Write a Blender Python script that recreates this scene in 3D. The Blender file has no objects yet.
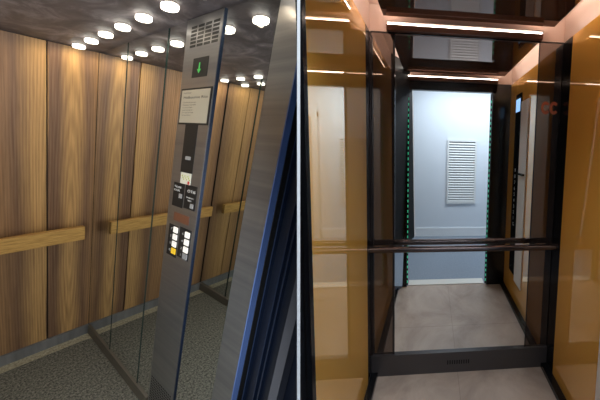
import bpy, bmesh, math, random
from mathutils import Vector, Matrix
random.seed(7)
sc = bpy.context.scene
COL = sc.collection

# ------------------------------------------------------------------ frames
# R frame (the refurbished lift car and its landing) is the world frame: x across, d into the car, h up.
EYE = Vector((0, 0, 1.589))
RM = Matrix(((0.99666595, -0.02087466, -0.07887482),
             (0.01472416, 0.99686259, -0.07777003),
             (0.08025078, 0.07634938, 0.99384636)))     # columns: x, down, d seen from the eye
def cam2world(v):
    q = RM.transposed() @ Vector(v)
    return Vector((q[0], q[2], -q[1]))
# L frame (the old lift car): a across towards the mirror wall, b along the mirror wall, h up from its floor
LA = Vector((0.38707026, -0.04053897, 0.92115862))
LB = Vector((-0.91978, -0.08703829, 0.38266053))
LC = Vector((-0.31866071, 0.93159306, 0.1748992))
LS = 1.2
LFLOOR = 1.785
WA, WB, WC = cam2world(LA) * LS, cam2world(LB) * LS, cam2world(LC) * LS
def FL(a, b, h): return EYE + WA * a + WB * b + WC * (LFLOOR - h)
def FR(x, d, h): return Vector((x, d, h))
F_PX = 220.0
def side_plane(u):       # plane of the partition between the two cars
    v = Vector(((u - 450.0) / F_PX, 0, 1))
    n = Vector((1, 0, -(u - 450.0) / F_PX)).normalized()
    return cam2world(n)
PL_N = side_plane(297.3)
PR_N = side_plane(300.0)

# ------------------------------------------------------------------ mesh builder
class MB:
    def __init__(self, fr):
        self.fr = fr; self.v = []; self.f = []
    def box(self, a0, a1, b0, b1, h0, h1):
        n = len(self.v)
        for a in (a0, a1):
            for b in (b0, b1):
                for h in (h0, h1): self.v.append((a, b, h))
        for q in ((0,1,3,2),(4,6,7,5),(0,4,5,1),(2,3,7,6),(0,2,6,4),(1,5,7,3)):
            self.f.append(tuple(n+i for i in q))
        return self
    def quadgrid(self, a0, a1, b0, b1, h, na, nb):
        n = len(self.v)
        for i in range(na+1):
            for j in range(nb+1):
                self.v.append((a0+(a1-a0)*i/na, b0+(b1-b0)*j/nb, h))
        for i in range(na):
            for j in range(nb):
                k = n+i*(nb+1)+j; self.f.append((k, k+nb+1, k+nb+2, k+1))
        return self
    def lathe(self, ca, cb, prof, ra=1.0, rb=1.0, n=28):
        """prof: list of (radius factor, h)"""
        s = len(self.v); m = len(prof)
        for i in range(n):
            t = 2*math.pi*i/n
            for r, h in prof: self.v.append((ca+ra*r*math.cos(t), cb+rb*r*math.sin(t), h))
        for i in range(n):
            j = (i+1) % n
            for k in range(m-1): self.f.append((s+i*m+k, s+j*m+k, s+j*m+k+1, s+i*m+k+1))
        self.f.append(tuple(s+i*m for i in range(n)))
        self.f.append(tuple(s+i*m+m-1 for i in reversed(range(n))))
        return self
    def tube(self, pts, r, n=14):
        P = [Vector(p) for p in pts]; s = len(self.v)
        for i, p in enumerate(P):
            t = (P[min(i+1, len(P)-1)]-P[max(i-1, 0)]).normalized()
            u = t.cross(Vector((0, 0, 1)))
            if u.length < .1: u = t.cross(Vector((0, 1, 0)))
            u.normalize(); w = t.cross(u)
            for k in range(n):
                q = 2*math.pi*k/n
                self.v.append(tuple(p+u*r*math.cos(q)+w*r*math.sin(q)))
        for i in range(len(P)-1):
            for k in range(n):
                j = (k+1) % n
                self.f.append((s+i*n+k, s+i*n+j, s+(i+1)*n+j, s+(i+1)*n+k))
        self.f.append(tuple(s+k for k in reversed(range(n))))
        self.f.append(tuple(s+(len(P)-1)*n+k for k in range(n)))
        return self
    def poly(self, pts, th):
        """flat polygon in frame coordinates thickened along vector th"""
        s = len(self.v); n = len(pts)
        for p in pts: self.v.append(tuple(p))
        for p in pts: self.v.append(tuple(Vector(p)+Vector(th)))
        self.f.append(tuple(s+i for i in range(n)))
        self.f.append(tuple(s+n+i for i in reversed(range(n))))
        for i in range(n):
            j = (i+1) % n
            self.f.append((s+i, s+n+i, s+n+j, s+j))
        return self
    def build(self, name, mat, parent=None, clip=None, bevel=0.0, smooth=False):
        bm = bmesh.new()
        lay = bm.verts.layers.float_vector.new('place')
        vs = []
        for p in self.v:
            w = bm.verts.new(self.fr(*p)); w[lay] = Vector(p); vs.append(w)
        for f in self.f:
            try: bm.faces.new([vs[i] for i in f])
            except ValueError: pass
        bmesh.ops.recalc_face_normals(bm, faces=bm.faces)
        if bevel:
            bmesh.ops.bevel(bm, geom=list(bm.edges), offset=bevel, segments=2, affect='EDGES', profile=.6)
        if clip is not None:
            r = bmesh.ops.bisect_plane(bm, geom=list(bm.verts)+list(bm.edges)+list(bm.faces), plane_co=EYE,
                                       plane_no=clip, clear_outer=True, clear_inner=False)
            ed = [e for e in r['geom_cut'] if isinstance(e, bmesh.types.BMEdge)]
            if ed: bmesh.ops.holes_fill(bm, edges=ed, sides=0)
            bmesh.ops.recalc_face_normals(bm, faces=bm.faces)
        me = bpy.data.meshes.new(name)
        o = bpy.data.objects.new(name, me); COL.objects.link(o)
        if not bm.verts: bm.to_mesh(me); bm.free(); return o
        if parent is None:
            c = sum((v.co for v in bm.verts), Vector())/len(bm.verts)
            c.z = min(v.co.z for v in bm.verts)
            org = c; o.location = c
        else:
            org = parent.location.copy(); o.parent = parent
        for v in bm.verts: v.co -= org
        bm.to_mesh(me); bm.free()
        me.materials.append(mat)
        if smooth:
            for p in me.polygons: p.use_smooth = True
            try: me.set_sharp_from_angle(angle=math.radians(40))
            except Exception: pass
        return o

def tag(o, label=None, cat=None, group=None, kind=None):
    if label: o['label'] = label
    if cat: o['category'] = cat
    if group: o['group'] = group
    if kind: o['kind'] = kind
    return o
def thing(name, loc, label, cat, group=None):
    o = bpy.data.objects.new(name, None); COL.objects.link(o)
    o.location = loc; o.empty_display_size = .05
    return tag(o, label, cat, group)
def struct(mb, name, mat, clip=None):
    o = mb.build(name, mat, None, clip); o['kind'] = 'structure'; return o

# ------------------------------------------------------------------ materials
def lin(r, g, b):
    f = lambda c: (c/255/12.92) if c/255 <= .04045 else ((c/255+.055)/1.055)**2.4
    return (f(r), f(g), f(b), 1)
def newmat(name):
    m = bpy.data.materials.new(name); m.use_nodes = True
    return m, m.node_tree.nodes, m.node_tree.links, m.node_tree.nodes['Principled BSDF']
def plain(name, col, rough=.5, metal=0.0, spec=.5, coat=0.0):
    m, N, L, b = newmat(name)
    b.inputs['Base Color'].default_value = col
    b.inputs['Roughness'].default_value = rough
    b.inputs['Metallic'].default_value = metal
    b.inputs['Specular IOR Level'].default_value = spec
    b.inputs['Coat Weight'].default_value = coat
    return m
def emit(name, col, s):
    m, N, L, b = newmat(name)
    b.inputs['Base Color'].default_value = tuple(.6*c for c in col[:3])+(1,)
    b.inputs['Emission Color'].default_value = col
    b.inputs['Emission Strength'].default_value = s
    return m
def place(N, L, scale=(1, 1, 1)):
    a = N.new('ShaderNodeAttribute'); a.attribute_name = 'place'
    mp = N.new('ShaderNodeMapping'); mp.inputs['Scale'].default_value = scale
    L.new(a.outputs['Vector'], mp.inputs['Vector']); return mp.outputs['Vector']
def noise(N, L, vec, scale, detail=4, rough=.55, dist=0.0):
    n = N.new('ShaderNodeTexNoise'); n.inputs['Scale'].default_value = scale
    n.inputs['Detail'].default_value = detail; n.inputs['Roughness'].default_value = rough
    n.inputs['Distortion'].default_value = dist
    L.new(vec, n.inputs['Vector']); return n.outputs['Fac']
def ramp(N, L, fac, stops):
    r = N.new('ShaderNodeValToRGB'); e = r.color_ramp.elements
    while len(e) < len(stops): e.new(.5)
    for k, (p, c) in zip(e, stops): k.position = p; k.color = c
    L.new(fac, r.inputs['Fac']); return r.outputs['Color']
def mixc(N, L, fac, a, b, mode='MIX'):
    m = N.new('ShaderNodeMix'); m.data_type = 'RGBA'; m.blend_type = mode
    if hasattr(fac, 'links'): L.new(fac, m.inputs['Factor'])
    else: m.inputs['Factor'].default_value = fac
    for s, v in (('A', a), ('B', b)):
        i = [x for x in m.inputs if x.name == s and x.type == 'RGBA'][0]
        if hasattr(v, 'links'): L.new(v, i)
        else: i.default_value = v
    return [x for x in m.outputs if x.type == 'RGBA'][0]
def bump(N, L, b, fac, strength, dist=.002):
    k = N.new('ShaderNodeBump'); k.inputs['Strength'].default_value = strength; k.inputs['Distance'].default_value = dist
    L.new(fac, k.inputs['Height']); L.new(k.outputs['Normal'], b.inputs['Normal'])
def math_(N, L, op, a, b=None, c=None):
    m = N.new('ShaderNodeMath'); m.operation = op
    for i, v in enumerate((a, b, c)):
        if v is None: continue
        if hasattr(v, 'links'): L.new(v, m.inputs[i])
        else: m.inputs[i].default_value = v
    return m.outputs[0]

def glossmix(name, base, tint, lo, hi, x0, x1, rough=.0, baserough=.4):
    """painted or tinted glass: body colour under a polished face, more reflective at grazing angles"""
    m, N, L, b = newmat(name)
    b.inputs['Base Color'].default_value = base
    b.inputs['Roughness'].default_value = baserough; b.inputs['Specular IOR Level'].default_value = .0
    g = N.new('ShaderNodeBsdfGlossy'); g.inputs['Color'].default_value = tint; g.inputs['Roughness'].default_value = rough
    lw = N.new('ShaderNodeLayerWeight'); lw.inputs['Blend'].default_value = .5
    mr = N.new('ShaderNodeMapRange')
    mr.inputs['From Min'].default_value = x0; mr.inputs['From Max'].default_value = x1
    mr.inputs['To Min'].default_value = lo; mr.inputs['To Max'].default_value = hi
    L.new(lw.outputs['Facing'], mr.inputs['Value'])
    mx = N.new('ShaderNodeMixShader')
    L.new(mr.outputs[0], mx.inputs[0]); L.new(b.outputs[0], mx.inputs[1]); L.new(g.outputs[0], mx.inputs[2])
    L.new(mx.outputs[0], N['Material Output'].inputs['Surface'])
    return m

def mirror(name, tint, rough=0.0):
    m, N, L, b = newmat(name)
    b.inputs['Base Color'].default_value = tint; b.inputs['Metallic'].default_value = 1
    b.inputs['Roughness'].default_value = rough
    return m

M = {}
M['mirror'] = mirror('silver_mirror', (.80, .83, .82, 1))
M['mirror_clear'] = mirror('clear_mirror', (.86, .89, .90, 1))
M['mirror_edge'] = plain('mirror_edge_green', lin(44, 62, 58), .15)
M['black'] = plain('black_gap', lin(7, 7, 8), .6)
M['black_gloss'] = plain('black_gloss', lin(16, 16, 19), .18)
M['gold'] = glossmix('gold_back_painted_glass', lin(246, 182, 84), (.95, .84, .70, 1), .05, .52, .36, .62)
M['dark_glass'] = glossmix('dark_tinted_glass', lin(44, 36, 33), (.75, .62, .55, 1), .16, .45, .05, .9)
M['dark_panel'] = glossmix('dark_bronze_panel', lin(92, 66, 52), (.62, .50, .45, 1), .26, .60, .05, .95, .02)
M['bronze'] = plain('satin_bronze', lin(206, 182, 168), .42, .4)
M['bronze_dark'] = plain('dark_bronze_profile', lin(120, 78, 58), .35, .6)
M['led_warm'] = emit('led_warm_white', (1, .87, .76, 1), 15)
M['led_side'] = emit('led_side_white', (1, .89, .80, 1), 24)
M['led_green'] = emit('led_green', (.06, .75, .40, 1), .55)
M['white_wall'] = plain('landing_white_paint', lin(222, 230, 238), .7)
M['door_paint'] = plain('door_paint', lin(206, 194, 188), .4)
M['white_gloss'] = plain('white_gloss_paint', lin(235, 238, 240), .35)
M['vent_white'] = plain('vent_white', lin(225, 228, 228), .45)
M['vent_shadow'] = plain('vent_back', lin(90, 94, 98), .8)
M['steel'] = plain('steel_threshold', lin(222, 220, 212), .5, .1)
M['rail_black'] = plain('black_rail', lin(88, 76, 74), .22, .85)
M['partition'] = plain('white_partition', lin(245, 245, 245), .5)
M['panel_light'] = plain('light_grey_panel', lin(235, 233, 230), .3)
M['screen'] = emit('blue_screen', (.35, .62, 1, 1), 1.1)
M['white_mark'] = plain('white_marking', lin(230, 230, 228), .5)
M['copper'] = plain('copper_lettering', lin(190, 100, 66), .35, .3)

M['kick'] = plain('charcoal_kick', lin(58, 54, 55), .35)
M['slot'] = plain('slot_black', lin(2, 2, 2), .9)
# wood veneer
def wood(name, stops, dark=.55, seed=0.0):
    m, N, L, b = newmat(name)
    v = place(N, L)
    sep = N.new('ShaderNodeSeparateXYZ'); L.new(v, sep.inputs[0])
    warp = noise(N, L, place(N, L, (6, 1, 1.3)), 1.0, 3)
    a = math_(N, L, 'ADD', sep.outputs['X'], math_(N, L, 'MULTIPLY', math_(N, L, 'SUBTRACT', warp, .5), .05))
    fac = math_(N, L, 'MULTIPLY_ADD', a, 1/.70, .2/.70)
    base = ramp(N, L, fac, stops)
    streak = noise(N, L, place(N, L, (150, 150, 2.2)), 1.0, 6, .7)
    fine = noise(N, L, place(N, L, (420, 420, 5)), 1.0, 3, .6)
    # cathedral figure
    wv = N.new('ShaderNodeTexWave'); wv.wave_type = 'RINGS'; wv.rings_direction = 'Y'
    wv.inputs['Scale'].default_value = 1.0; wv.inputs['Distortion'].default_value = 2.4; wv.inputs['Detail'].default_value = 3
    mp = N.new('ShaderNodeMapping'); mp.inputs['Location'].default_value = (-.382*34, 0, -.9*1.2+seed); mp.inputs['Scale'].default_value = (34, 1, 1.2)
    at = N.new('ShaderNodeAttribute'); at.attribute_name = 'place'; L.new(at.outputs['Vector'], mp.inputs['Vector'])
    L.new(mp.outputs['Vector'], wv.inputs['Vector'])
    c1 = mixc(N, L, math_(N, L, 'MULTIPLY', wv.outputs['Fac'], .28), base, lin(80, 48, 26), 'MIX')
    c2 = mixc(N, L, .55, c1, ramp(N, L, streak, [(.3, (.35, .30, .27, 1)), (.5, (.85, .82, .8, 1)), (.68, (1.15, 1.12, 1.08, 1))]), 'MULTIPLY')
    c3 = mixc(N, L, .35, c2, ramp(N, L, fine, [(.35, (.6, .55, .5, 1)), (.65, (1.1, 1.1, 1.1, 1))]), 'MULTIPLY')
    L.new(c3, b.inputs['Base Color'])
    b.inputs['Roughness'].default_value = .42; b.inputs['Specular IOR Level'].default_value = .35
    bump(N, L, b, streak, .15, .001)
    return m
G, Bn, Md = lin(204, 162, 106), lin(134, 104, 80), lin(172, 134, 94)
f_ = lambda a: (a+.2)/.70
M['wood'] = wood('walnut_veneer', [(f_(-.18), Bn), (f_(-.05), G), (f_(.06), Md), (f_(.15), Md), (f_(.21), Bn), (f_(.265), G), (f_(.300), G),
                                   (f_(.304), Bn), (f_(.335), Bn), (f_(.37), G), (f_(.395), G), (f_(.43), Bn), (f_(.462), Md)])
def oak():
    m, N, L, b = newmat('light_oak')
    s = noise(N, L, place(N, L, (14, 14, 160)), 1.0, 5, .65)
    L.new(ramp(N, L, s, [(.3, lin(150, 108, 52)), (.55, lin(196, 152, 84)), (.75, lin(214, 174, 104))]), b.inputs['Base Color'])
    b.inputs['Roughness'].default_value = .45
    return m
M['oak'] = oak()
def stone():
    m, N, L, b = newmat('mottled_grey_ceiling')
    n1 = noise(N, L, place(N, L, (9, 3.4, 1)), 1.0, 8, .68, 1.2)
    n2 = noise(N, L, place(N, L, (40, 15, 1)), 1.0, 5, .6)
    c = ramp(N, L, n1, [(.3, lin(58, 52, 54)), (.5, lin(96, 89, 92)), (.70, lin(150, 142, 144))])
    c = mixc(N, L, .4, c, ramp(N, L, n2, [(.35, (.6, .6, .6, 1)), (.65, (1.15, 1.15, 1.15, 1))]), 'MULTIPLY')
    L.new(c, b.inputs['Base Color']); b.inputs['Roughness'].default_value = .5
    return m
M['stone'] = stone()
def carpet(name, c0, c1, sc_):
    m, N, L, b = newmat(name)
    n = noise(N, L, place(N, L, (sc_, sc_*.42, 1)), 1.0, 3, .8)
    L.new(ramp(N, L, n, [(.36, c0), (.66, c1)]), b.inputs['Base Color'])
    b.inputs['Roughness'].default_value = .95; b.inputs['Specular IOR Level'].default_value = .05
    bump(N, L, b, n, .6, .004)
    return m
M['carpet'] = carpet('dark_speckled_carpet', lin(62, 61, 58), lin(146, 144, 132), 130)
M['border'] = carpet('beige_floor_border', lin(140, 132, 112), lin(196, 188, 164), 110)
def brushed(name, c0, c1, rough, scale=(1, 1, 90), metal=1):
    m, N, L, b = newmat(name)
    n = noise(N, L, place(N, L, scale), 1.0, 4, .6)
    L.new(ramp(N, L, n, [(.3, c0), (.7, c1)]), b.inputs['Base Color'])
    b.inputs['Metallic'].default_value = metal; b.inputs['Roughness'].default_value = rough
    return m
M['steel_brushed'] = brushed('brushed_stainless', lin(138, 137, 138), lin(160, 158, 156), .38, (1, 1, 34), .86)
M['edge_highlight'] = plain('painted_blue_highlight', lin(84, 108, 160), .4, .1)  # blue highlight of the post edge put into the colour, as no light reaches it
M['skirting'] = brushed('blue_grey_skirting', lin(112, 112, 112), lin(138, 138, 138), .5, (30, 30, 2), .2)
M['bronze_kick'] = plain('dark_bronze_kick', lin(104, 97, 86), .5, .1)
M['door_blue'] = plain('dark_blue_door', lin(11, 17, 30), .35, .2)
M['door_grey'] = plain('grey_door_post', lin(120, 122, 132), .35, .7)
M['lamp_shell'] = plain('lamp_shell', lin(225, 222, 212), .4)
M['lamp_glow'] = emit('lamp_glow', (1, .90, .74, 1), 1.6)
M['lamp_ring'] = emit('lamp_ring', (1, .93, .80, 1), 5)
M['plaque'] = plain('brushed_plaque', lin(196, 190, 172), .45, .3)
M['ink'] = plain('dark_engraving', lin(70, 66, 60), .6)
M['green_glow'] = emit('green_arrow', (.12, .9, .18, 1), .10)
M['ivory'] = emit('lit_button', (1, .96, .88, 1), .55)
M['ivory_dim'] = plain('unlit_button', lin(150, 150, 150), .4)
M['yellow'] = emit('alarm_button', (1, .62, .03, 1), .45)
M['red_brown'] = plain('red_brown_display', lin(104, 62, 48), .3)
M['sticker'] = plain('sticker', lin(218, 214, 196), .5)
M['olive'] = plain('olive_print', lin(170, 176, 60), .6)
M['red'] = plain('red_print', lin(190, 40, 36), .6)
def tiles():
    m, N, L, b = newmat('beige_floor_tile')
    n1 = noise(N, L, place(N, L, (2.6, 2.6, 1)), 1.0, 7, .62, .6)
    c = ramp(N, L, n1, [(.3, lin(146, 130, 118)), (.5, lin(176, 160, 147)), (.75, lin(200, 185, 172))])
    v = place(N, L); sep = N.new('ShaderNodeSeparateXYZ'); L.new(v, sep.inputs[0])
    fx = math_(N, L, 'FRACT', math_(N, L, 'MULTIPLY_ADD', sep.outputs['X'], 1/.62, 5.68))
    fd = math_(N, L, 'FRACT', math_(N, L, 'MULTIPLY_ADD', sep.outputs['Y'], 1/.62, 5.30))
    g = math_(N, L, 'MAXIMUM', math_(N, L, 'LESS_THAN', fx, .008), math_(N, L, 'LESS_THAN', fd, .008))
    c = mixc(N, L, math_(N, L, 'MULTIPLY', g, .3), c, lin(96, 82, 76))
    L.new(c, b.inputs['Base Color']); b.inputs['Roughness'].default_value = .42
    return m
M['tiles'] = tiles()
def landing():
    m, N, L, b = newmat('blue_grey_terrazzo')
    n = noise(N, L, place(N, L, (60, 60, 1)), 1.0, 4, .8)
    L.new(ramp(N, L, n, [(.35, lin(120, 132, 146)), (.6, lin(140, 151, 164)), (.74, lin(196, 204, 212))]), b.inputs['Base Color'])
    b.inputs['Roughness'].default_value = .5
    return m
M['landing_floor'] = landing()

def text_mesh(txt, fr, mat, name, parent, size, fmap, th=.0006):
    """lettering as a thin mesh: fmap(u, v) gives frame coordinates, u along the line, v up"""
    cu = bpy.data.curves.new('lettering', 'FONT'); cu.body = txt; cu.size = 1.0; cu.resolution_u = 2
    ob = bpy.data.objects.new('lettering', cu); COL.objects.link(ob)
    dg = bpy.context.evaluated_depsgraph_get()
    me = bpy.data.meshes.new_from_object(ob.evaluated_get(dg))
    mb = MB(fr)
    w = max(v.co.x for v in me.vertices) or 1
    for v in me.vertices: mb.v.append(fmap(v.co.x*size, v.co.y*size, w*size))
    for p in me.polygons: mb.f.append(tuple(p.vertices))
    bpy.data.objects.remove(ob); bpy.data.curves.remove(cu)
    return mb.build(name, mat, parent)

# =================================================================== OLD CAR (left)
AM, AO, BB, HC = .4663, -.1797, 2.8659, LFLOOR+.5033     # mirror wall, opposite wall, back wall, ceiling height
HW = LFLOOR-1.6967                                        # bottom of the panelling
NEAR = .30
struct(MB(FL).box(AO-.03, AM+.03, BB+.012, BB+.05, 0, HC), 'wall_back', M['black'])
struct(MB(FL).box(AM+.012, AM+.04, .79, BB+.05, 0, HC), 'wall_right', M['black'], clip=PL_N)
struct(MB(FL).box(AO-.04, AO-.012, 1.0, BB+.05, 0, HC), 'wall_left', M['black'])
struct(MB(FL).quadgrid(AO-.03, AM+.03, .55, BB+.05, HC+.0, 4, 4), 'ceiling', M['stone'], clip=PL_N)
struct(MB(FL).box(AO-.03, AM+.03, .8, BB+.05, -.04, 0), 'floor', M['black'], clip=PL_N)
# carpet with its rounded far corners, on the lighter floor border
def carpet_poly():
    pts = []; a0, a1, b0, b1, r = AO+.004, AM-.004, .9, BB-.12, .03
    pts += [(a0, b0, .001), (a1, b0, .001)]
    for k in range(7):
        t = math.pi/2*k/6; pts.append((a1-r+r*math.cos(t), b1-r*2.2+r*2.2*math.sin(t), .001))
    for k in range(7):
        t = math.pi/2+math.pi/2*k/6; pts.append((a0+r+r*math.cos(t), b1-r*2.2+r*2.2*math.sin(t), .001))
    return pts
o = MB(FL).poly(carpet_poly(), (0, 0, .006)).build('carpet', M['carpet'])
tag(o, 'dark speckled carpet covering the floor of the old wood-panelled lift', 'carpet')
def border_poly():
    mb = MB(FL).box(AO, AM, BB-.28, BB-.002, .0002, .0012)
    return mb
o = border_poly().build('floor_border', M['border'])
tag(o, 'pale beige border strip between the carpet and the blue-grey skirting', 'floor trim')
o = MB(FL).box(AO, AM, BB-.02, BB+.005, .0015, HW).build('skirting_board', M['skirting'], bevel=.001)
tag(o, 'blue-grey metal skirting running under the wood veneer panels', 'skirting')
o = MB(FL).box(AM-.006, AM+.004, 1.62, BB-.022, .0075, HW).build('kick_strip', M['bronze_kick'], bevel=.001)
tag(o, 'dark bronze kick strip at the foot of the mirrored wall', 'kick strip')
o = MB(FL).box(AO-.006, AO+.010, 1.0, BB-.022, .0075, HW).build('kick_strip', M['bronze_kick'], bevel=.001)
tag(o, 'dark bronze kick strip on the far side, seen only in the mirrors', 'kick strip')

g = .0022
for (a0, a1, lab) in ((AO+.003, -.016, 'walnut veneer wall panel beside the opposite mirror, seen only in reflection'),
                      (-.016, .302, 'wide walnut veneer wall panel with a golden right edge, cut by the frame'),
                      (.302, AM-.0003, 'narrow walnut veneer wall panel with cathedral grain beside the mirror corner')):
    o = MB(FL).box(a0+g, a1-(g if a1 < .4 else 0), BB-.004, BB+.012, HW+.002, HC-.004).build('wood_panel', M['wood'], bevel=.0012)
    tag(o, lab, 'wall panel', 'walnut veneer panels of the back wall')
# wooden handrail on hidden brackets
hr = thing('wooden_handrail', FL(.14, BB-.02, .95), 'light oak flat handrail board fixed across the walnut back wall', 'handrail')
MB(FL).box(-.135, .415, BB-.155, BB-.105, LFLOOR-.840, LFLOOR-.738).build('rail_board', M['oak'], hr, bevel=.002)
for a in (-.08, .13, .34):
    MB(FL).box(a-.006, a+.006, BB-.11, BB-.002, LFLOOR-.80, LFLOOR-.77).build('bracket', M['bronze_kick'], hr)

# mirror panels of the right-hand wall
def mirror_panel(b0, b1, lab, side=AM, sgn=1, clip=None, name='mirror_panel'):
    t = thing(name, FL(side, (b0+b1)/2, HW), lab, 'mirror', 'mirror panels of the old lift')
    a0, a1 = (side, side+.010) if sgn > 0 else (side-.010, side)
    MB(FL).box(a0, a1, b0+.012, b1-.012, HW+.002, HC-.003).build('mirror_sheet', M['mirror'], t, clip)
    for e0, e1 in ((b0+.006, b0+.012), (b1-.012, b1-.006)):
        MB(FL).box(a0, a1, e0, e1, HW+.002, HC-.003).build('polished_edge', M['mirror_edge'], t, clip)
    return t
mirror_panel(2.328, BB-.004, 'narrow floor-to-ceiling mirror panel next to the wood wall corner')
mirror_panel(1.794, 2.328, 'middle floor-to-ceiling mirror panel of the three left of the control column')
mirror_panel(1.590, 1.794, 'narrow mirror panel directly beside the left edge of the control column')
mirror_panel(.944, 1.302, 'mirror panel between the control column and the brushed steel post', clip=PL_N)
for b0, b1, lab in ((2.35, BB-.004, 'mirror panel of the facing wall next to the wood, seen in reflection only'),
                    (1.72, 2.35, 'middle mirror panel of the facing wall, seen in reflection only'),
                    (1.05, 1.72, 'mirror panel of the facing wall nearest the door, seen in reflection only')):
    mirror_panel(b0, b1, lab, side=AO, sgn=-1)

# ceiling lamps in two rows
lamp_b = [2.752, 2.500, 2.250, 2.000, 1.746, 1.490, 1.235, .985]
ordn = ['farthest, beside the wood wall', 'second from the wood wall', 'third from the wood wall', 'fourth from the wood wall',
        'fifth from the wood wall', 'largest, at the upper edge of the view', 'seventh from the wood wall, mirrored', 'nearest the door, mirrored']
def make_lamp():
    t = bpy.data.objects.new('ceiling_lamp', None); COL.objects.link(t)
    base = FL(.383, 1.746, HC); t.location = base; t.empty_display_size = .03
    def part(name, mat, prof):
        return MB(FL).lathe(.383, 1.746, prof, .0198, .041).build(name, mat, t, smooth=True)
    part('housing', M['lamp_shell'], [(.80, HC-.0005), (.84, HC-.004), (.84, HC-.008), (.6, HC-.008)])
    part('rim_ring', M['lamp_ring'], [(.84, HC-.006), (1.0, HC-.007), (1.02, HC-.015), (.98, HC-.021), (.86, HC-.023), (.84, HC-.018)])
    part('diffuser', M['lamp_glow'], [(.80, HC-.009), (.85, HC-.0205), (.7, HC-.0232), (.3, HC-.0238)])
    return t
lampdata = bpy.data.lights.new('lamp_light', 'SPOT'); lampdata.spot_size = math.radians(172); lampdata.spot_blend = .6
lampdata.energy = 2.1; lampdata.color = (1, .84, .62); lampdata.shadow_soft_size = .012
proto = make_lamp(); first = True
for row, a in ((0, .383), (1, -.108)):
    for k, b in enumerate(lamp_b):
        if row == 1 and k > 5: continue
        if first: t = proto; first = False
        else:
            t = proto.copy(); COL.objects.link(t)
            for ch in proto.children:
                c = ch.copy(); COL.objects.link(c); c.parent = t
        t.location = FL(a, b, HC)
        so = bpy.data.objects.new('lamp_light', lampdata); COL.objects.link(so); so.location = FL(a, b, HC-.03)
        so.rotation_euler = WC.to_track_quat('-Z', 'Y').to_euler()
        lab = ('ceiling lamp in the row along the mirror, ' + ordn[k]) if row == 0 else \
              ('ceiling lamp of the second row, seen in the mirror, ' + ['beside the wood', 'second from the wood', 'third from the wood', 'fourth from the wood', 'fifth from the wood', 'nearest the door'][k])
        tag(t, lab, 'ceiling lamp', 'round ceiling lamps of the old lift')

# control column
AC = .461
KC = AC/.440      # the column face sits just proud of the mirrors
cc = thing('control_column', FL(AC, 1.38, 0), 'tall brushed steel control column with buttons and notice between mirror panels', 'lift control panel')
B0, B1 = 1.238*KC, 1.522*KC
MB(FL).box(AC, AM+.008, B0, B1, .010, HC-.004).build('column_body', M['steel_brushed'], cc, bevel=.0012)
M['col_side'] = plain('dark_blue_column_side', lin(26, 38, 60), .35, .4)
MB(FL).box(AC+.001, AM+.006, B0-.006, B0, .010, HC-.004).build('side_trim', M['col_side'], cc)
Hh = lambda c: LFLOOR-c*KC
def face(b0, b1, c0, c1, name, mat, th=.0012, parent=None, lift=0.0):
    return MB(FL).box(AC-lift-th, AC-lift, min(b0, b1)*KC, max(b0, b1)*KC, Hh(max(c0, c1)), Hh(min(c0, c1))).build(name, mat, parent or cc)
# ventilation slots: six rows of four
mb = MB(FL)
for r in range(6):
    for k in range(4):
        b = 1.476-.0585*k; c = -.443+.0148*r
        mb.box(AC-.0006, AC+.0005, (b-.046)*KC, b*KC, Hh(c+.0095), Hh(c))
mb.build('vent_slots', M['black'], cc)
d = face(1.428, 1.304, -.312, -.234, 'display_window', M['black'])
mb = MB(FL)
mb.box(AC-.0022, AC-.0013, 1.366*KC, 1.374*KC, Hh(-.256), Hh(-.292))
mb.poly([(AC-.0022, 1.386*KC, Hh(-.266)), (AC-.0022, 1.354*KC, Hh(-.266)), (AC-.0022, 1.370*KC, Hh(-.250))], (.0008, 0, 0))
mb.build('green_arrow', M['green_glow'], cc)
face(1.504, 1.243, -.190, -.034, 'notice_frame', M['black'], .002)
nt = face(1.494, 1.254, -.183, -.042, 'notice_plate', M['plaque'], .001, lift=.002)
def notice_line(txt, size, b, c, bold=1.0):
    def fm(u, v, w): return (AC-.0034, b*KC-u*2.1, Hh(c)+v*bold)
    text_mesh(txt, FL, M['ink'], 'notice_lettering', cc, size, fm)
notice_line('NOTICE', .009, 1.474, -.167)
notice_line('Melbourne Rise', .0165, 1.474, -.146)
for i, s in enumerate(('Capacity 8 persons', 'Maximum load 600', 'In case of fault', 'press the alarm', 'and wait for help', 'Ground floor')):
    notice_line(s, .0075, 1.474, -.128+.011*i)
face(1.434, 1.324, -.034, .185, 'dark_strip', M['black'])
face(1.398, 1.352, .108, .124, 'small_label', M['ivory_dim'], .001, lift=.0012)
face(1.424, 1.330, .185, .238, 'sticker', M['sticker'])
mb = MB(FL)
for k in range(9):
    b = 1.412-.009*k; c = .197+.008*(k % 3); mb.box(AC-.0022, AC-.0012, (b-.006)*KC, b*KC, Hh(c+.006), Hh(c))
mb.build('sticker_print', M['olive'], cc)
face(1.352, 1.336, .222, .236, 'sticker_mark', M['red'], .001, lift=.0012)
def keyplate(b0, b1, c0, c1, lines, key):
    face(b0, b1, c0, c1, 'key_plate', M['black'], .0012)
    for txt, size, b, c in lines:
        def fm(u, v, w, b=b, c=c): return (AC-.0017, b*KC-u*2.0, Hh(c)+v)
        text_mesh(txt, FL, M['white_mark'], 'plate_lettering', cc, size, fm)
    face(key[0], key[0]-.03, key[1], key[1]+.022, 'key_switch', M['ivory_dim'], .001, lift=.0012)
keyplate(1.482, 1.378, .240, .358, [('o', .018, 1.474, .262), ('OFF', .016, 1.455, .266), ('FAN', .016, 1.474, .282)], (1.420, .290))
keyplate(1.366, 1.262, .238, .352, [('OTIS', .019, 1.346, .272), ('FIREMAN', .009, 1.350, .300), ('KEY', .010, 1.330, .314)], (1.305, .322))
face(1.450, 1.300, .388, .430, 'lower_display', M['red_brown'])
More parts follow.
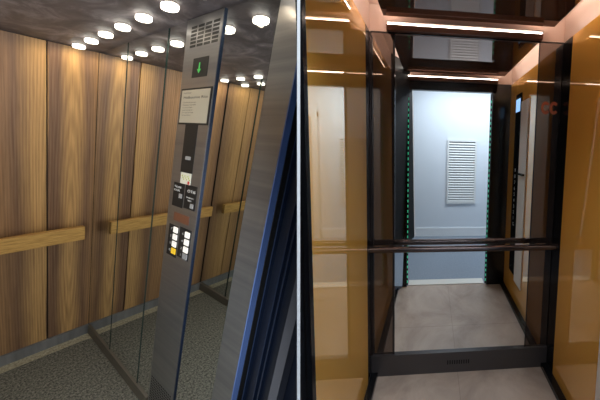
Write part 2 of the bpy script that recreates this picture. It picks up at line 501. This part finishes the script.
face(1.485, 1.385, .456, .622, 'button_plate', M['black'])
face(1.374, 1.264, .450, .606, 'button_plate', M['black'])
for b0, cs, lab in ((1.430, (.462, .500, .538, .576), ('7', '5', '3', 'G')), (1.313, (.462, .500, .538, .573), ('6', '4', '2', '1'))):
    for i, c in enumerate(cs):
        left = b0 > 1.4
        mt = M['yellow'] if left and i == 3 else (M['ivory_dim'] if (not left and i == 3) else M['ivory'])
        o = face(b0, b0-.040, c, c+.028, 'button', mt, .003, lift=.0012)
        if left and i == 3: o['label'] = 'yellow alarm button'
        def fm(u, v, w, b=b0+.033, c=c): return (AC-.0018, b*KC-u*1.8, Hh(c+.022)+v)
        text_mesh(lab[i], FL, M['white_mark'], 'button_number', cc, .018, fm)
# speaker mesh at the foot
mb = MB(FL)
for i in range(12):
    for j in range(14):
        b = 1.505-.021*i; c = 1.42+.018*j
        if c > 1.40+.0*(i): mb.box(AC-.0004, AC+.0003, (b-.013)*KC, b*KC, Hh(c+.010), Hh(c))
o = mb.build('speaker_mesh', M['black'], cc)

# steel post and the door recess beyond it
sp = thing('steel_post', FL(AM, .87, 0), 'wide brushed stainless steel door post between the mirror and the doors', 'door post')
MB(FL).box(AM-.006, AM+.03, .800, .942, 0, HC+.05).build('post_face', M['steel_brushed'], sp, PL_N)
MB(FL).box(AM-.007, AM+.02, .794, .7995, 0, HC+.05).build('highlight_strip', M['edge_highlight'], sp, PL_N)
dr = thing('lift_door', FL(AM+.04, .65, 0), 'dark blue sliding lift door edge with ridges beside the steel post', 'lift door')
MB(FL).box(AM+.030, AM+.05, .30, .7935, 0, HC+.05).build('door_leaf', M['door_blue'], dr, PL_N)
for b in (.765, .700, .672):
    MB(FL).box(AM+.018, AM+.031, b, b+.007, 0, HC+.05).build('ridge', M['col_side'], dr, PL_N)
gp = MB(FL).box(AM-.002, AM+.028, .545, .590, 0, HC+.05).build('grey_jamb', M['door_grey'], None, PL_N)
tag(gp, 'grey metal door jamb low at the edge of the white partition', 'door jamb')

# =================================================================== PARTITION
def FC(x, y, z):    # leaning partition: built in its own plane between the cars
    return EYE + cam2world((x, y, z))
k = (298.6-450)/F_PX
def slab(z0, z1, t):
    mb = MB(lambda x, y, z: FC(x, y, z))
    mb.v = [(k*z0-t, -1.1, z0), (k*z0+t, -1.1, z0), (k*z1+t, -1.1, z1), (k*z1-t, -1.1, z1),
            (k*z0-t, 1.05, z0), (k*z0+t, 1.05, z0), (k*z1+t, 1.05, z1), (k*z1-t, 1.05, z1)]
    mb.f = [(0,1,2,3), (4,7,6,5), (0,4,5,1), (1,5,6,2), (2,6,7,3), (3,7,4,0)]
    return mb
struct(slab(.350, .366, .0025), 'trim_2', M['partition'])       # white edging of the partition
struct(slab(.366, .70, .0024), 'wall_partition', M['black'])

# =================================================================== REFURBISHED CAR (right)
XL, XR, D, HT = -.399, .859, 1.454, 2.300
DF = .480                        # inner face of the front wall
HCEIL = 2.46
struct(MB(FR).box(XL-.03, XR+.03, D+.012, D+.05, 0, HCEIL), 'wall_back', M['black'])
struct(MB(FR).box(XR+.012, XR+.05, DF-.05, D+.05, 0, HCEIL), 'wall_right', M['black'])
struct(MB(FR).box(XL-.04, XL-.012, .50, D+.05, 0, HCEIL), 'wall_left', M['black'], clip=-PR_N)
struct(MB(FR).box(XL-.02, XR+.03, DF-.02, D+.03, -.03, 0), 'floor', M['tiles'], clip=-PR_N)
struct(MB(FR).box(XL-.02, XR+.03, DF-.02, D+.03, HCEIL, HCEIL+.03), 'ceiling', M['bronze'], clip=-PR_N)
# gold glass side walls
o = MB(FR).box(XL-.010, XL, .50, D-.085, .035, HT).build('glass_wall_panel', M['gold'], None, clip=-PR_N)
tag(o, 'gold back-painted glass wall beside the white partition, reflecting the landing', 'wall panel')
o = MB(FR).box(XR, XR+.010, DF+.19, D-.095, .035, HT).build('glass_wall_panel', M['gold'])
tag(o, 'gold glass wall panel along the far right side of the refurbished lift', 'wall panel')
o = MB(FR).box(XR, XR+.010, DF+.002, DF+.188, .035, HT).build('glass_wall_panel', M['gold'])
tag(o, 'narrow gold glass strip by the door, seen only in the mirror', 'wall panel')
# black side strips at the back corners
o = MB(FR).box(XL-.010, XL, D-.083, D-.002, .035, HT).build('corner_strip', M['black_gloss'])
tag(o, 'black glossy corner strip between the left gold glass and dark back panel', 'wall trim')
o = MB(FR).box(XR, XR+.010, D-.093, D-.002, .035, HT).build('corner_strip', M['black_gloss'])
tag(o, 'black glossy corner strip between the dark back panel and right gold glass', 'wall trim')
# back wall: centre mirror and dark glass either side
XA, XB = -.243, .690
mt = thing('wall_mirror', (XA+.45, D, .153), 'large clear centre mirror reflecting the white landing and door opening', 'mirror')
MB(FR).box(XA, XB, D, D+.010, .153, HT-.006).build('mirror_glass', M['mirror_clear'], mt)
MB(FR).box(XA-.012, XA, D-.004, D+.010, .153, HT-.006).build('edge_profile', M['black_gloss'], mt)
MB(FR).box(XB, XB+.006, D-.002, D+.010, .153, HT-.006).build('edge_profile', M['black_gloss'], mt)
MB(FR).box(XL+.006, XR-.002, D-.004, D+.010, HT-.006, HT).build('edge_profile', M['black_gloss'], mt)
for x0, x1, lab in ((XL+.012, XA-.014, 'dark tinted glass back strip to the left of the clear mirror'),
                    (XB+.008, XR-.004, 'dark tinted glass back strip right of the clear mirror with ring marks')):
    t = thing('dark_glass_panel', ((x0+x1)/2, D, .153), lab, 'wall panel', 'dark tinted strips of the back wall')
    MB(FR).box(x0, x1, D, D+.010, .153, HT-.008).build('glass_sheet', M['dark_glass'], t)
    if x0 > 0:
        # pair of copper ring marks, open towards the right
        mb = MB(FR)
        for cx in (x0+.058, x0+.116):
            ro, ri, n = .032, .016, 22
            pts = []
            a0, a1 = math.radians(38), math.radians(322)
            for i in range(n+1):
                q = a0+(a1-a0)*i/n; pts.append((cx+ro*math.cos(q), D-.001, 1.873+ro*1.35*math.sin(q)))
            for i in range(n, -1, -1):
                q = a0+(a1-a0)*i/n; pts.append((cx+ri*math.cos(q), D-.001, 1.873+ri*1.35*math.sin(q)))
            s = len(mb.v)
            mb.v += pts
            for i in range(n):
                mb.f.append((s+i, s+i+1, s+2*n-i, s+2*n+1-i))
        mb.build('ring_mark', M['copper'], t)
o = MB(FR).box(XL+.002, XL+.010, D-.006, D+.008, .153, HT-.008).build('corner_profile', M['rail_black'])
tag(o, 'thin black corner profile left of the dark tinted back strip', 'wall trim')
# kick plates
kp = thing('kick_plate', (.23, D, 0), 'black kick plate with a small slotted vent below the centre mirror', 'kick plate')
MB(FR).box(XL+.002, XR-.002, D-.014, D+.010, .0, .152).build('plate', M['kick'], kp)
mb = MB(FR)
for i in range(10):
    x = .125+.0165*i; mb.box(x, x+.009, D-.0148, D-.0135, .062, .092)
mb.build('vent_slots', M['slot'], kp)
o = MB(FR).box(XL+.0005, XL+.045, .50, D-.016, .0005, .034).build('side_plinth', M['black_gloss'], None, clip=-PR_N)
tag(o, 'black floor plinth along the foot of the left gold glass wall', 'plinth')
o = MB(FR).box(XR-.045, XR-.0005, DF+.002, D-.016, .0005, .034).build('side_plinth', M['black_gloss'])
tag(o, 'black floor plinth along the foot of the right gold glass wall', 'plinth')
# handrail
hr = thing('handrail', (.24, D-.06, .92), 'black tubular handrail across the clear back mirror', 'handrail')
rh = .928
MB(FR).tube([(XL+.012, D-.055, rh), (0, D-.055, rh), (.4, D-.055, rh), (XR-.012, D-.055, rh)], .0205).build('rail_tube', M['rail_black'], hr, smooth=True)
for x in (XA-.03, XB+.03):
    MB(FR).tube([(x, D-.001, rh), (x, D-.03, rh), (x, D-.05, rh)], .010).build('bracket', M['rail_black'], hr, smooth=True)
for x in (XL+.006, XR-.006):
    MB(FR).tube([(x-.005, D-.055, rh), (x+.005, D-.055, rh)], .024).build('end_cap', M['rail_black'], hr, smooth=True)
# fascias above the walls, ceiling panel, light lines
for nm, bx, lab, cl in (('light_fascia', (XL, XR, D, D+.012, HT, HCEIL), 'satin bronze fascia above the back mirror', None),
                    ('light_fascia', (XR, XR+.012, DF, D, HT, HCEIL), 'satin bronze fascia above the right gold glass wall', None),
                    ('light_fascia', (XL-.012, XL, .5, D, HT, HCEIL), 'satin bronze fascia above the left gold glass wall', -PR_N),
                    ('light_fascia', (XL, XR, DF-.012, DF, HT, HCEIL), 'satin bronze fascia above the door opening, seen in the mirror', -PR_N)):
    tag(MB(FR).box(*bx).build(nm, M['bronze'], None, clip=cl), lab, 'fascia', 'fascias under the lift ceiling')
HP = 2.368
cp = MB(FR).box(XL+.095, XR-.100, DF+.06, D-.052, HP, HP+.018).build('ceiling_panel', M['dark_panel'], None, clip=-PR_N)
tag(cp, 'glossy dark bronze suspended ceiling panel reflecting the wall vent', 'ceiling panel')
for y0, y1, yl, lab in ((D-.028, D-.001, D-.0285, 'bronze light bar with a bright line above the back mirror'),
                    (DF+.001, DF+.028, DF+.0280, 'bronze light bar above the door opening, seen in the mirror')):
    t = thing('light_bar', (.2, (y0+y1)/2, HT), lab, 'lift light', 'light bars of the refurbished lift')
    MB(FR).box(-.29, .70, y0, y1, HT+.001, HT+.034).build('bar_profile', M['bronze_dark'], t)
    sg = -1 if y0 > 1 else 1
    e0, e1 = (y0, y0+.004) if y0 > 1 else (y1-.004, y1)
    MB(FR).box(-.285, .695, e0+.004*(1 if y0 > 1 else -1), e1+.004*(1 if y0 > 1 else -1), HT+.034, HT+.041).build('glowing_line', M['led_warm'], t)
    l0, l1 = (y0-.018, y1) if y0 > 1 else (y0, y1+.018)
    MB(FR).box(-.29, .70, l0, l1, HT+.041, HT+.045).build('light_cover', M['bronze'], t)  # lip added to keep the glowing line out of the ceiling panel's reflection
for x0, x1, lab, cl in ((XR-.098, XR-.086, 'light strip on top of the ceiling panel along the right wall', None),
                    (XL+.081, XL+.093, 'light strip on top of the ceiling panel along the left wall', -PR_N)):
    xi = x0-.03 if x0 > 0 else x1
    t = MB(FR).box(xi, xi+.03, DF+.07, D-.06, HP+.0185, HP+.024).build('light_strip', M['led_side'], None, clip=cl)
    tag(t, lab, 'lift light', 'light strips of the ceiling panel')

# right wall fittings near the door, seen in the mirror
op = thing('operating_panel', (XR, .74, .35), 'tall black lift operating panel with a small blue screen, seen in the mirror', 'lift control panel')
MB(FR).box(XR-.012, XR-.001, .665, .800, .30, 2.14).build('panel_body', M['black_gloss'], op)
MB(FR).box(XR-.014, XR-.012, .680, .785, 1.965, 2.090).build('screen', M['screen'], op)
nums = ['9', '8', '7', '6', '5', '4', '3', '2', '1', 'G']
for i, s in enumerate(nums):
    def fm(u, v, w, i=i): return (XR-.0135, .715+u, 1.36-.062*i+v)
    text_mesh(s, FR, M['white_mark'], 'floor_number', op, .052, fm)
lp = thing('service_panel', (XR, .94, .25), 'pale grey wall panel with a short horizontal handle, seen in the mirror', 'wall panel')
MB(FR).box(XR-.010, XR-.001, .804, .970, .25, 2.05).build('panel_sheet', M['panel_light'], lp)
MB(FR).box(XR-.035, XR-.010, .82, .95, 1.345, 1.362).build('handle', M['black_gloss'], lp)

# front wall: returns, header, jambs, light curtain
struct(MB(FR).box(.650, XR+.03, DF-.05, DF, 0, HT), 'wall_front', M['black_gloss'])
struct(MB(FR).box(XL-.02, -.270, DF-.05, DF, 0, HT), 'wall_front', M['black_gloss'], clip=-PR_N)
struct(MB(FR).box(-.30, .70, DF-.05, DF, 2.205, HT), 'wall_front', M['black_gloss'], clip=-PR_N)
def curtain(x0, x1, lab, clip=None):
    t = thing('light_curtain', ((x0+x1)/2, DF, .02), lab, 'door sensor', 'green door sensor strips')
    MB(FR).box(x0, x1, DF-.010, DF+.004, .02, 2.19).build('housing', M['black_gloss'], t, clip)
    n = 36; xm = (x0+x1)/2
    g0 = MB(FR).box(xm-.0045, xm+.0045, DF+.0042, DF+.0060, .05, .078).build('green_light', M['led_green'], t)
    for i in range(1, n):
        c = g0.copy(); COL.objects.link(c); c.parent = t; c.location = (0, 0, 2.1*i/n)
curtain(-.268, -.257, 'strip of small green lights down the left edge of the door opening')
curtain(.630, .646, 'strip of small green lights down the right edge of the door opening')
o = MB(FR).box(-.256, .629, DF-.12, DF-.022, -.001, .006).build('door_sill', M['steel'])
tag(o, 'bright metal door sill across the lift entrance', 'door sill')

# =================================================================== LANDING
DL = -.974
struct(MB(FR).box(-.37, 2.9, DL-.04, DL, 0, 2.7), 'wall_landing', M['white_wall'])
struct(MB(FR).box(-1.3, -.37, DL-.06, DL+.02, 0, 2.7), 'wall_landing', M['black_gloss'])  # black pier added beside the landing wall to darken the mirror's left edge
struct(MB(FR).box(-1.0, 2.9, DL, DF-.02, -.04, -.002), 'floor_landing', M['landing_floor'])
struct(MB(FR).box(-.37, 1.10, DL, DL+.016, 0, .150), 'baseboard_landing', M['white_gloss'])
struct(MB(FR).box(2.86, 2.90, DL, .40, 0, 2.7), 'wall_side', M['white_wall'])
struct(MB(FR).box(XR+.05, 2.9, .40, .44, 0, 2.7), 'wall_side', M['white_wall'])
dd = MB(FR).box(1.21, 1.95, DL+.003, DL+.012, .01, 2.05).build('door_1', M['door_paint'], None, bevel=.004); dd['kind'] = 'structure'
tr = MB(FR).box(1.11, 1.20, DL, DL+.05, 0, 2.14).box(1.96, 2.05, DL, DL+.05, 0, 2.14).box(1.11, 2.05, DL, DL+.045, 2.06, 2.14)
struct(tr, 'trim_1', M['white_gloss'])
vt = thing('wall_vent', (.52, DL, .60), 'tall white louvred air vent on the landing wall, seen in the mirror', 'vent')
vx0, vx1, vh0, vh1 = .26, .785, .60, 1.735
MB(FR).box(vx0, vx1, DL+.001, DL+.004, vh0, vh1).build('vent_back', M['vent_shadow'], vt)
MB(FR).box(vx0, vx0+.03, DL+.001, DL+.028, vh0, vh1).box(vx1-.03, vx1, DL+.001, DL+.028, vh0, vh1)\
    .box(vx0+.03, vx1-.03, DL+.001, DL+.028, vh0, vh0+.03).box(vx0+.03, vx1-.03, DL+.001, DL+.028, vh1-.03, vh1).build('vent_frame', M['vent_white'], vt)
mb = MB(FR); n = 24
for i in range(n):
    h = vh0+.034+(vh1-vh0-.07)*i/n
    mb.poly([(vx0+.03, DL+.006, h+.028), (vx0+.03, DL+.026, h+.002), (vx0+.03, DL+.026, h+.008), (vx0+.03, DL+.006, h+.034)], (vx1-vx0-.06, 0, 0))
mb.build('louvre_slats', M['vent_white'], vt)

# =================================================================== LIGHT
def area(name, loc, target, sx, sy, power, col):
    l = bpy.data.lights.new(name, 'AREA'); l.shape = 'RECTANGLE'; l.size = sx; l.size_y = sy
    l.energy = power; l.color = col
    o = bpy.data.objects.new(name, l); COL.objects.link(o); o.location = loc
    o.rotation_euler = (Vector(target)-Vector(loc)).to_track_quat('-Z', 'Y').to_euler()
    return o
area('landing_light', (.7, -.12, 2.75), (.7, -.30, 0), 1.8, .6, 49, (.86, .93, 1))
area('old_car_fill', FL(-.08, .62, 1.15), FL(.30, 2.3, .75), .26, 1.3, 19, (.90, .95, 1))  # unseen fill light added to brighten the lower part of the old car

w = bpy.data.worlds.new('World'); sc.world = w; w.use_nodes = True
w.node_tree.nodes['Background'].inputs['Color'].default_value = (.45, .6, 1, 1)
w.node_tree.nodes['Background'].inputs['Strength'].default_value = .05

# =================================================================== CAMERA
cam = bpy.data.cameras.new('camera'); co = bpy.data.objects.new('camera', cam); COL.objects.link(co)
cam.sensor_fit = 'HORIZONTAL'; cam.sensor_width = 36
cam.lens = 36*F_PX/600
cam.shift_x = -(450-300)/600; cam.shift_y = -(200-165)/600
cam.clip_start = .01
r, u, b_ = cam2world((1, 0, 0)), cam2world((0, -1, 0)), cam2world((0, 0, -1))
mw = Matrix(((r.x, u.x, b_.x, EYE.x), (r.y, u.y, b_.y, EYE.y), (r.z, u.z, b_.z, EYE.z), (0, 0, 0, 1)))
co.matrix_world = mw
sc.camera = co
sc.view_settings.view_transform = 'Standard'; sc.view_settings.look = 'None'
sc.view_settings.exposure = 0; sc.view_settings.gamma = 1; sc.view_settings.use_curve_mapping = False
sc.cycles.max_bounces = 14; sc.cycles.glossy_bounces = 10; sc.cycles.diffuse_bounces = 4
sc.cycles.use_denoising = True
sc.cycles.sample_clamp_indirect = 8
sc.cycles.caustics_reflective = True
